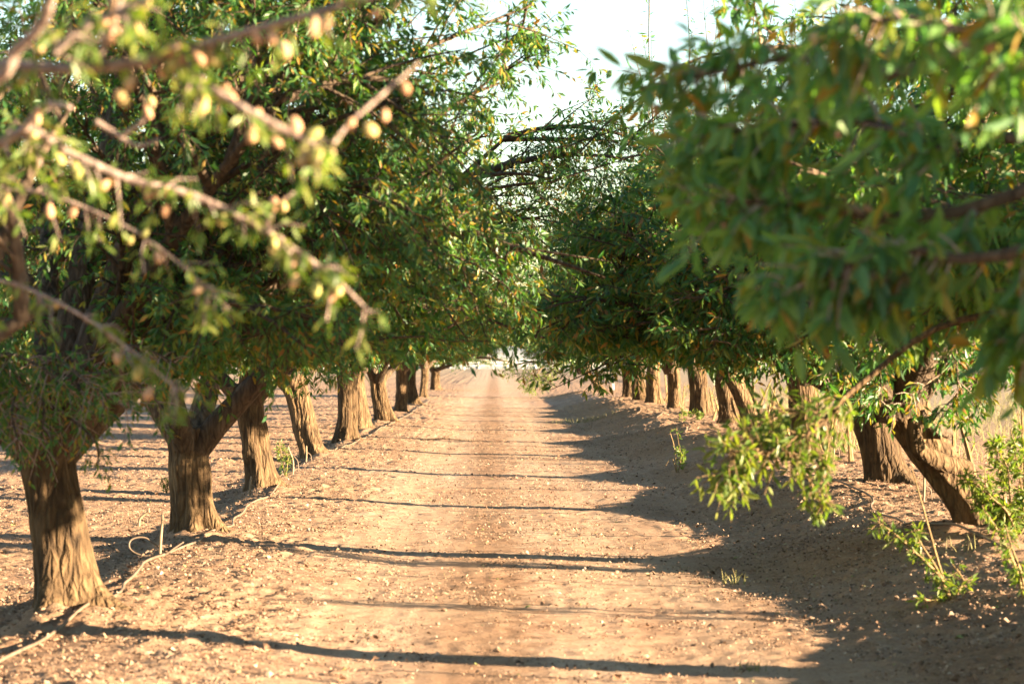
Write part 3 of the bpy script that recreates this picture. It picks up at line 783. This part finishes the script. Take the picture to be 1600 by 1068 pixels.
# drooping sunlit branch of the second right tree
R = right_roots[1]
cr = np.array(R.location) + [0, 0, .9]
dq = []
for pts, rad in [
    ([cr, (3.0, 11.6, 1.75), P(1500, 500, 11.4), P(1345, 600, 11.3), P(1290, 655, 11.2), P(1235, 695, 11.15), P(1170, 715, 11.1), P(1118, 750, 11.05)], [.03, .022, .016, .013, .012, .011, .009, .004]),
    ([P(1290, 655, 11.2), P(1240, 640, 11.3), P(1200, 650, 11.3), P(1165, 685, 11.3)], [.010, .008, .006, .003]),
    ([P(1235, 695, 11.15), P(1250, 740, 11.2), P(1258, 785, 11.2)], [.006, .005, .003]),
    ([P(1225, 700, 11.15), P(1262, 745, 11.2), P(1285, 792, 11.2)], [.006, .005, .003]),
    ([P(1262, 680, 11.2), P(1285, 720, 11.2), P(1292, 790, 11.2)], [.006, .005, .003]),
    ([P(1200, 706, 11.1), P(1170, 700, 11.1), P(1140, 712, 11.0)], [.006, .005, .003])]:
    _, q, _ = add_branch(R, pts, rad, M_BARK if len(pts) > 5 else M_STEM, 'branch')
    dq.append(q)
spur_leaves(R, [dq[0][-20:], dq[1], dq[5]], 510, 130, 6, 0.05, 0.08, mat=M_FRESH, droop=0.3, tmat=M_STEM)
spur_leaves(R, dq[2:5], 511, 60, 4, 0.04, 0.065, mat=M_FRESH, twl=(.03, .08), tmat=M_STEM)

rg = np.random.default_rng(19)
R = right_roots[2]
tw = []
for k in range(30):
    x = rg.uniform(1330, 1640); y = rg.uniform(480, 600) + max(0, (x - 1480) * .25); d = rg.uniform(16.0, 19.0)
    dx = rg.uniform(-70, 10)
    pts = [P(x + 60, y - 40, d + .4), P(x, y, d), P(x + dx * .6, y + 28, d - .1), P(x + dx, y + rg.uniform(45, 75), d - .15)]
    _, q, _ = add_branch(R, pts, [.008, .006, .005, .003], M_LIMB, 'branch', 6)
    tw.append(q)
spur_leaves(R, tw, 512, 760, 7, 0.06, 0.095, fine=False, twl=(.05, .16), droop=0.5)

# boughs hanging over the far end of the lane
R = right_roots[12]; cr = np.array(R.location) + [-.75, 0, .75]
tw = []
for pts in ([cr, P(905, 562, 88.5), P(870, 566, 88), P(835, 580, 88), P(812, 598, 88)], [P(880, 565, 88), P(860, 580, 88), P(845, 602, 88)], [P(860, 567, 88), P(820, 566, 88), P(785, 580, 88)], [P(850, 570, 88), P(835, 590, 87.5), P(830, 605, 87.5)]):
    _, q, _ = add_branch(R, pts, np.linspace(.05, .012, len(pts)), M_LIMB, 'branch', 6)
    tw.append(q[len(q) // 4:])
spur_leaves(R, tw, 530, 200, 8, 0.08, 0.14, fine=False, mat=M_FRESH, twl=(.1, .45), droop=0.6)
R = left_roots[11]; cr = np.array(R.location) + [0, 0, .9]
tw = []
for pts in ([cr, P(705, 570, 107), P(730, 558, 106.5), P(765, 552, 106)], [P(720, 562, 107), P(745, 548, 106.5), P(780, 535, 106)], [P(735, 556, 106.5), P(770, 560, 106), P(800, 566, 106)]):
    _, q, _ = add_branch(R, pts, np.linspace(.10, .02, len(pts)), M_LIMB, 'branch', 6)
    tw.append(q[len(q) // 4:])
spur_leaves(R, tw, 531, 130, 7, 0.08, 0.14, fine=False, twl=(.1, .5), droop=0.6)

# nuts and reaching sprays on the nearest right tree
R = right_roots[0]
cr = np.array(R.location) + [0, 0, 1.4]
sp = []
for pts, rad in [
    ([cr, (2.2, 6.0, 2.6), P(1420, 110, 6.4), P(1250, 90, 6.5), P(1130, 110, 6.6), P(1000, 140, 6.7)], [.05, .03, .018, .012, .008, .004]),
    ([cr, (2.2, 6.2, 2.2), P(1500, 330, 6.3), P(1300, 330, 6.4), P(1180, 315, 6.4), P(1062, 315, 6.5)], [.05, .03, .018, .012, .008, .004]),
    ([cr, (2.1, 6.2, 2.0), P(1560, 400, 6.1), P(1420, 390, 6.1), P(1310, 420, 6.1), P(1225, 465, 6.1)], [.05, .03, .016, .011, .008, .004]),
    ([P(1500, 240, 6.2), P(1350, 190, 6.3), P(1200, 200, 6.4), P(1080, 215, 6.5)], [.014, .011, .008, .004]),
    ([P(1760, 440, 6.4), P(1650, 470, 6.3), P(1610, 500, 6.3), P(1590, 535, 6.2)], [.012, .009, .007, .004]),
    ([P(1700, 100, 5.2), P(1560, 60, 5.2), P(1420, 30, 5.3), P(1280, 40, 5.4)], [.014, .011, .008, .004])]:
    _, q, _ = add_branch(R, pts, rad, M_LIMB, 'branch')
    sp.append(q[8:] if len(pts) > 5 else q)
spur_leaves(R, sp, 520, 330, 8, 0.065, 0.105, mat=M_LEAF_BRIGHT, twl=(.06, .2), droop=0.7)
for q, n in zip(sp, (6, 9, 6, 6, 0, 6)): add_almonds(R, q, n, 0.05)

# ------------------------------------------------------------------ irrigation hoses and sprinkler stakes
def on_ground(px, py):
    """point where the sight line through a pixel meets the ground"""
    lo, hi = 4.0, 150.0
    for _ in range(50):
        d = 0.5 * (lo + hi); p = P(px, py, d)
        if p[2] > gz(np.array([p[0]]), np.array([p[1]]), False)[0]: lo = d
        else: hi = d
    return P(px, py, lo)
def gzp(x, y, up=0.0):
    return np.array([x, y, float(gz(np.array([x]), np.array([y]), True)[0]) + up])

def hose(label, xy):
    pts = [gzp(x, y, 0.02) for x, y in xy]
    v, f, _, _ = poly_tube(pts, np.full(len(pts), 0.010), 8)
    return tag(link('irrigation_hose', mesh_from('irrigation_hose', v, f, M_HOSE)), label, 'hose', 'irrigation hoses')
lpx = [(-60, 1080), (60, 1003), (130, 958), (190, 925), (225, 880), (262, 868), (310, 848), (360, 822), (385, 795), (430, 770), (445, 735), (475, 720), (520, 705), (560, 688), (600, 668), (640, 648), (660, 634), (672, 624)]
lxy = []
for a in lpx:
    p = on_ground(*a); lxy.append((p[0], p[1]))
fine = []
for (x0, y0), (x1, y1) in zip(lxy[:-1], lxy[1:]):
    n = max(2, int((y1 - y0) / 0.45))
    for k in range(n):
        t = k / n; fine.append((x0 + (x1 - x0) * t + 0.02 * math.sin(y0 * 3 + k * 1.7), y0 + (y1 - y0) * t))
hose('tan irrigation hose winding along the ridge by the left trunks', fine)
rr = np.random.default_rng(3)
hose('brown irrigation hose half in shade along the right berm', [(3.35 + 0.1 * math.sin(y * 0.9) + .06 * math.sin(y * 2.3), y) for y in np.arange(12, 60, 0.4)])

def stake(px, py, hgt, label, loop=True, tilt=0.1, seed=0):
    rng = np.random.default_rng(seed)
    p = on_ground(px, py); p[2] = gzp(p[0], p[1])[2]
    root = thing('sprinkler_stake', label, 'sprinkler', p, 'micro sprinkler stakes')
    v, f, _, _ = poly_tube([(0, 0, -.05), (0.01, 0, hgt * .5), (tilt * hgt, 0, hgt)], [.012, .012, .010], 8)
    link('stake', mesh_from('stake', v, f, M_STAKE), root)
    if loop:
        pts = [(.17, -.02, .02), (.08, .02, .02), (0, 0.02, .06), (-.10, .02, .13), (-.19, .0, .12), (-.20, -.02, .06), (-.12, -.03, .015), (.02, -.02, .012), (.1, 0, .06), (.16, .03, .1)]
        s = hgt / .26
        v, f, _, _ = poly_tube(np.array(pts) * s, np.full(len(pts), .007), 6)
        link('tube', mesh_from('tube', v, f, M_HOSE), root)
    else:
        v, f, _, _ = poly_tube([(0.02, 0, hgt * .7), (.07, .01, hgt * .5), (.08, 0, .02)], [.006, .006, .006], 6)
        link('tube', mesh_from('tube', v, f, M_HOSE), root)
    v, f, _, _ = poly_tube([(tilt * hgt, 0, hgt - .01), (tilt * hgt, 0, hgt + .035)], [.013, .008], 8)
    link('nozzle', mesh_from('nozzle', v, f, M_STAKE), root)
stake(250, 868, .29, 'sprinkler stake with looped tubing between the two nearest left trunks', True, .08, 1)
stake(218, 822, .13, 'short forked sprinkler stake lying in the shade left of the tubing loop', False, .7, 2)
stake(457, 742, .33, 'thin sprinkler stake beside the hose right of the slim leaning trunk', False, -.15, 3)
stake(390, 775, .18, 'stubby sprinkler stake at the foot of the slim leaning trunk', False, .1, 4)
stake(478, 722, .2, 'sprinkler stake by the hose in front of the bent dark trunk', False, .05, 5)
stake(1443, 783, .22, 'pale sprinkler stake on the right berm near the leaning trunk', False, .05, 6)
stake(1302, 718, .26, 'pale sprinkler stake on the right berm beside the drooping branch', False, -.05, 7)

# white marker post
p = on_ground(958, 614); root = thing('marker_post', 'small white marker post at the far end of the right row', 'post', p)
V, f, _, _ = poly_tube([(0, 0, -.1), (0, 0, .38)], [.055, .055], 4); link('post', mesh_from('post', V, f, M_WHITE, False), root)
V, f, _, _ = poly_tube([(0, 0, .381), (0, 0, .40), (0, 0, .43)], [.065, .06, .01], 4); link('cap', mesh_from('cap', V, f, M_WHITE, False), root)

# ------------------------------------------------------------------ sprouts, shoots, weeds
def sprout(label, base_px, stems, seed, lo=.04, hi=.065, per=3, d=None, group='leafy sprouts along the right berm', bare=()):
    """stems: lists of pixel points, first near the base"""
    b = on_ground(*base_px) if d is None else P(*base_px, d)
    if d is None: b[2] = gzp(b[0], b[1])[2]
    D = b[1]
    root = thing('sprout', label, 'sprout', b, group)
    qs = []
    for k, st in enumerate(stems):
        pts = [b + [0, 0, -.03]] + [P(x, y, D + dz) for x, y, dz in st]
        n = len(pts)
        _, q, _ = add_branch(root, pts, np.linspace(.009 * min(1, 14 / D) + .003, .003, n), M_STEM, 'stem', 6)
        if k not in bare: qs.append(q[2:])
    if qs: spur_leaves(root, qs, seed, 26 * len(qs), per, lo, hi, fine=False, mat=M_FRESH, twl=(.02, .06), droop=.2, tmat=M_STEM)
    return root
sprout('leafy sprout with long bare twig in the shaded right foreground', (1488, 935),
       [[(1468, 900, 0), (1430, 862, -.1), (1400, 835, -.15), (1372, 815, -.2)], [(1470, 890, .1), (1445, 800, .2), (1425, 730, .25)], [(1465, 890, 0), (1440, 850, .0), (1428, 822, 0)], [(1498, 925, 0), (1505, 905, .1), (1488, 880, .1)], [(1470, 940, 0), (1445, 936, -.1)]], 600, .045, .07, 4, bare=(1,))
sprout('bushy sunlit shoots at the right edge below the leaning trunk', (1590, 840),
       [[(1560, 790, 0), (1530, 760, .1), (1505, 745, .1)], [(1570, 780, .1), (1560, 720, .2), (1555, 680, .2)], [(1600, 790, .1), (1590, 720, .2), (1580, 670, .3)], [(1575, 800, -.1), (1545, 770, -.1), (1540, 730, -.1)], [(1560, 820, 0), (1540, 790, 0), (1520, 780, 0)], [(1610, 800, 0), (1600, 740, 0), (1610, 690, .1)], [(1580, 800, 0), (1575, 730, 0), (1545, 690, .1)], [(1590, 790, .2), (1600, 700, .3), (1590, 640, .4)]], 601, .045, .08, 9)
sprout('drooping leafy shoot at the right edge beside the shaded ground', (1602, 930),
       [[(1585, 880, 0), (1560, 830, .1), (1535, 790, .1)], [(1598, 900, -.1), (1580, 850, -.1), (1572, 820, 0)]], 602, .045, .07, 4)
sprout('lone upright sprout with a forked dead twig by the shaded lane edge', (1058, 738),
       [[(1064, 715, 0), (1060, 690, 0), (1057, 665, .1)], [(1054, 700, 0), (1047, 675, 0)], [(1050, 715, 0), (1040, 728, 0)]], 603, .05, .08, 5, bare=(1, 2))
sprout('long leafy shoot slanting down the right berm below the pale trunk base', (1098, 655),
       [[(1092, 645, -.2), (1105, 670, -.6), (1118, 690, -.9), (1127, 705, -1.1)], [(1070, 640, -.3), (1066, 660, -.5)]], 604, .06, .10, 8)
sprout('low leafy shoots round the foot of the black leaning trunk', (1205, 690),
       [[(1215, 670, 0), (1225, 640, 0)], [(1198, 668, -.2), (1190, 650, -.2)], [(1215, 690, -.3), (1222, 672, -.3)]], 605, .05, .09, 8)
sprout('leafy sprout on the bark of the curved dark trunk', (1380, 740),
       [[(1378, 700, -.25), (1372, 670, -.25)], [(1392, 700, -.25), (1398, 660, -.25)]], 606, .05, .08, 6)
sprout('leafy sprout at the foot of the slim leaning left trunk', (446, 745),
       [[(442, 720, 0), (436, 690, 0)], [(450, 715, 0), (440, 700, .1)]], 607, .04, .07, 4, group='leafy sprouts by the left trunks')
sprout('small green sprout in front of the V forked left trunk', (262, 770),
       [[(258, 758, 0), (252, 748, 0)], [(262, 760, 0), (266, 750, 0)]], 608, .03, .05, 3, group='leafy sprouts by the left trunks')
sprout('leafy sprout against the left trunk with the low forked limb', (600, 655),
       [[(594, 640, -.4), (590, 615, -.4)], [(604, 640, -.4), (600, 622, -.4)]], 609, .05, .08, 6, group='leafy sprouts by the left trunks')

def weed(label, px, py, hgt, n, seed, wid=.3, stuff=False):
    rng = np.random.default_rng(seed)
    p = on_ground(px, py)
    root_xy = rng.normal(size=(n, 2)) * wid * .4
    b = []
    for x, y in root_xy:
        z = gzp(p[0] + x, p[1] + y)[2] - p[2]
        tip = np.array([x + rng.normal() * .35 * hgt, y + rng.normal() * .35 * hgt, z + hgt * rng.uniform(.5, 1.1)])
        b.append([(x, y, z - .01), (x + (tip[0] - x) * .3, y + (tip[1] - y) * .3, z + hgt * .6), tip])
    v, f = tubes(np.array(b), .0045, .001, 4, 3)
    return tag(link('grass_tuft', mesh_from('grass_tuft', v, [f], M_DRY), None, p), label, 'grass tuft', 'grass tufts', 'stuff')
weed('pale dry weed tuft standing behind the right berm beside the curved trunk', 1330, 705, .75, 90, 1, .7)
weed('low green grass tuft at the shaded edge of the far lane', 910, 660, .12, 120, 2, .9)
weed('thin grass blades in the shaded right foreground', 1515, 862, .12, 8, 3, .2)
weed('tiny green tuft on the lit lane near its shaded edge', 1148, 912, .1, 14, 4, .1)
weed('small weed tuft on the lane close to the bottom of the picture', 1180, 1048, .06, 16, 5, .12)

def dry_field():
    rng = np.random.default_rng(88); n = 9000
    y = 14 * np.exp(rng.uniform(0, 1.9, n)); x = rng.uniform(6.2, 22, n)
    keep = (x < 0.24 * y + 2) & (vnoise(x * .5, y * .3, 5) > .45)
    x, y = x[keep], y[keep]; n = len(x)
    z = gz(x, y, False); h = rng.uniform(.12, .55, n)
    b = np.stack([np.stack([x, y, z - .01], 1), np.stack([x + rng.normal(0, .04, n), y, z + h * .6], 1), np.stack([x + rng.normal(0, .16, n), y + rng.normal(0, .16, n), z + h], 1)], 1)
    v, f = tubes(b, .008, .002, 3, 3)
    tag(link('dry_weeds', mesh_from('dry_weeds', v, [f], M_DRY)), 'dry pale weeds in the open field right of the trees', 'weeds', kind='stuff')
dry_field()

# fallen twig by the left of the lane
tp = on_ground(700, 690)
root = thing('fallen_twig', 'dark forked twig lying on the left of the lane', 'twig', tp)
for pts in ([(-.5, .1, .03), (-.1, 0, .06), (.3, -.05, .03), (.6, -.05, .02)], [(-.1, 0, .06), (.1, .15, .12), (.2, .3, .14)], [(.2, -.04, .04), (.4, .12, .03), (.5, .25, .02)]):
    v, f, _, _ = poly_tube(pts, np.linspace(.018, .006, len(pts)), 6); link('stem', mesh_from('stem', v, f, M_LIMB), root)

# ------------------------------------------------------------------ litter and clods on the soil (nobody could count them)
def litter():
    rng = np.random.default_rng(42)
    n = 300000
    y = 9.5 * np.exp(rng.uniform(0, 1.75, n))
    x = rng.uniform(-8, 7.5, n)
    keep = np.abs(x) < 0.23 * y + 1
    dens = 0.45 + 0.55 * np.clip(smooth(.9, 1.8, -x) + 0.75 * smooth(1.4, 2.5, x), 0, 1)
    dens = np.maximum(dens, 0.75 * np.exp(-((x - .02) / .28) ** 2)) * (0.08 + 2.4 * (vnoise(x * 1.4, y * 0.8, 8) * vnoise(x * 4.1, y * 2.6, 18)) ** 1.3 * 2)
    keep &= rng.random(n) < dens
    x, y = x[keep], y[keep]; n = len(x)
    z = gz(x, y) + 0.004
    p = np.stack([x, y, z], 1)
    a = rng.uniform(0, 6.28, n)
    d = norm(np.stack([np.cos(a), np.sin(a), rng.normal(0, .35, n)], 1))
    s = norm(np.cross(d, np.array([0, 0, 1.0]) + .28 * rng.normal(size=p.shape)))
    L = rng.uniform(.010, .042, (n, 1)) * rng.uniform(.6, 1, (n, 1)) * np.where(rng.random((n, 1)) < .05, 2.0, 1.0); W = L * rng.uniform(.3, .8, (n, 1)) * .5
    up = np.array([0, 0, 1.0]) * L * rng.uniform(.1, .45, (n, 1))
    V = np.stack([p - d * L * .5, p - s * W + up * .6, p + up, p + s * W + up * .6, p + d * L * .5], 1)
    tri = np.array([[0, 2, 1], [0, 3, 2], [1, 2, 4], [2, 3, 4]])
    f = (tri[None] + (np.arange(n) * 5)[:, None, None]).reshape(-1, 3)
    tag(link('leaf_litter', mesh_from('leaf_litter', V.reshape(-1, 3), [f], M_LITTER, False)), 'dry leaves and hull scraps scattered over the soil', 'leaf litter', kind='stuff')
    # clods
    n = 17000
    y = 9.5 * np.exp(rng.uniform(0, 1.6, n)); x = rng.uniform(-7, 7, n)
    keep = (np.abs(x) < 0.23 * y + 1) & (rng.random(n) < (0.10 + np.clip(smooth(.8, 1.6, -x) + .5 * smooth(1.6, 2.6, x), 0, 1)) * (0.3 + vnoise(x * 1.3, y * .8, 12)))
    x, y = x[keep], y[keep]; n = len(x)
    r = 0.005 + 0.020 * rng.random(n) ** 4
    ico = []
    for i in range(4):
        for j in range(6):
            th = math.pi * (i + .5) / 4; ph = 2 * math.pi * (j + .5 * (i % 2)) / 6
            ico.append((math.sin(th) * math.cos(ph), math.sin(th) * math.sin(ph), .75 * math.cos(th)))
    ico = np.array(ico) * [1, .8, .6]
    V = ico[None] * r[:, None, None] * rng.uniform(.6, 1.35, (n, 24, 1)) + np.stack([x, y, gz(x, y) + r * .35], 1)[:, None]
    idx = np.arange(24).reshape(4, 6)
    q = np.stack([idx[:-1], idx[1:], np.roll(idx[1:], -1, 1), np.roll(idx[:-1], -1, 1)], -1).reshape(-1, 4)
    off = (np.arange(n) * 24)[:, None, None]
    cap = np.array([list(range(6)), list(range(23, 17, -1))])
    tag(link('soil_clods', mesh_from('soil_clods', V.reshape(-1, 3), [(q[None] + off).reshape(-1, 4), (cap[None] + off).reshape(-1, 6)], M_CLOD, False)), 'small crumbs of soil strewn beside the lane', 'soil clods', kind='stuff')
litter()

# ------------------------------------------------------------------ far side of the field
def box(x0, x1, y0, y1, z0, z1):
    v = np.array([(x, y, z) for z in (z0, z1) for y in (y0, y1) for x in (x0, x1)], float)
    f = np.array([(0, 2, 3, 1), (4, 5, 7, 6), (0, 1, 5, 4), (2, 6, 7, 3), (0, 4, 6, 2), (1, 3, 7, 5)])
    return v, f
def tunnel(x0, label):
    root = thing('greenhouse', label, 'greenhouse', (x0, 262, -0.2), 'white greenhouses across the field')
    L, W, n = 34.0, 8.0, 14
    V = []
    for x in np.linspace(0, L, 25):
        for k in range(n + 1):
            a = math.pi * k / n
            V.append((x, W * .5 - W * .5 * math.cos(a), 1.0 * min(1, math.sin(a) * 4) + 1.7 * math.sin(a)))
    idx = np.arange(25 * (n + 1)).reshape(25, n + 1)
    q = np.stack([idx[:-1, :-1], idx[1:, :-1], idx[1:, 1:], idx[:-1, 1:]], -1).reshape(-1, 4)
    link('roof', mesh_from('roof', np.array(V), [q, np.array([list(idx[0])]), np.array([list(idx[-1])[::-1]])], M_FILM), root)
    v, f = merge([box(x - .06, x + .06, -.08, 0.02, 0, 1.1) for x in np.linspace(0, L, 12)] + [box(0, L, -.12, -.02, .9, 1.0)])
    link('frame', mesh_from('frame', v, f, M_WHITE, False), root)
for k, lab in enumerate(('long white greenhouse far left across the field', 'long white greenhouse across the field behind the left trunks', 'long white greenhouse straight beyond the end of the lane', 'long white greenhouse across the field behind the right row')):
    tunnel(-90 + k * 38.0, lab)
root = thing('rail_fence', 'low pale rail fence across the far edge of the field', 'fence', (0, 246, 0))
for x in np.arange(-84, 60, 3.0):
    v, f = box(x - .05, x + .05, -.05, .05, -.1, 1.05); link('post', mesh_from('post', v, [f], M_WHITE, False), root)
for z in (.4, .7, .98):
    v, f = box(-84, 57, -.075, -.052, z, z + .07); link('rail', mesh_from('rail', v, [f], M_WHITE, False), root)

def far_wood():
    rng = np.random.default_rng(61); n = 26000
    cx = rng.uniform(-75, 70, 90); cyy = rng.uniform(300, 340, 90); cr = rng.uniform(2.2, 4.5, 90)
    k = rng.integers(0, 90, n)
    d = norm(rng.normal(size=(n, 3))) * (rng.random((n, 1)) ** .4)
    p = np.stack([cx[k], cyy[k], cr[k] * .85], 1) + d * cr[k][:, None] * [1, 1, .85]
    b = np.stack([p, p + .1 * rng.normal(size=p.shape), p + .35 * rng.normal(size=p.shape)], 1)
    v, f = leaves(b, 1, rng, .5, 1.0, .3, False, .1, .5)
    tag(link('far_wood', mesh_from('far_wood', v, f, M_LEAF, False)), 'distant dark line of trees across the open field', 'wood', kind='stuff')
far_wood()

# ------------------------------------------------------------------ camera, light, sky
cd = bpy.data.cameras.new('camera'); cam = bpy.data.objects.new('camera', cd); C.objects.link(cam)
cd.lens = 85; cd.sensor_width = 36; cd.clip_end = 6000; cd.clip_start = 0.1
cam.location = (0, 0, H)
fw = Vector(((800 - VX) / F, 1.0, (VY - 534) / F))
cam.rotation_euler = fw.to_track_quat('-Z', 'Y').to_euler()
cd.dof.use_dof = True; cd.dof.focus_distance = 27.0; cd.dof.aperture_fstop = 4.0
SCN.camera = cam

sd = bpy.data.lights.new('sun', 'SUN'); sun = bpy.data.objects.new('sun', sd); C.objects.link(sun)
sd.energy = 5.0; sd.angle = math.radians(0.5); sd.color = (1.0, 0.77, 0.49)
ts = Vector((math.cos(SUN_AZ) * math.cos(SUN_EL), -math.sin(SUN_AZ) * math.cos(SUN_EL), math.sin(SUN_EL)))
sun.rotation_euler = (-ts).to_track_quat('-Z', 'Y').to_euler()

w = bpy.data.worlds.new('World'); SCN.world = w; w.use_nodes = True
nt = w.node_tree
bg = nt.nodes['Background']
sky = nt.nodes.new('ShaderNodeTexSky'); sky.sky_type = 'NISHITA'; sky.sun_disc = False
sky.sun_elevation = SUN_EL; sky.sun_rotation = math.pi / 2 + SUN_AZ
nt.links.new(sky.outputs[0], bg.inputs[0]); bg.inputs[1].default_value = 0.05; sky.ozone_density = 1.2; sky.dust_density = 0.0; sky.air_density = 1.0

SCN.view_settings.view_transform = 'Standard'; SCN.view_settings.look = 'None'
SCN.view_settings.gamma = 1; SCN.view_settings.exposure = 3.2
SCN.render.engine = 'CYCLES'
SCN.cycles.max_bounces = 8; SCN.cycles.transmission_bounces = 4; SCN.cycles.diffuse_bounces = 3
SCN.cycles.use_denoising = True
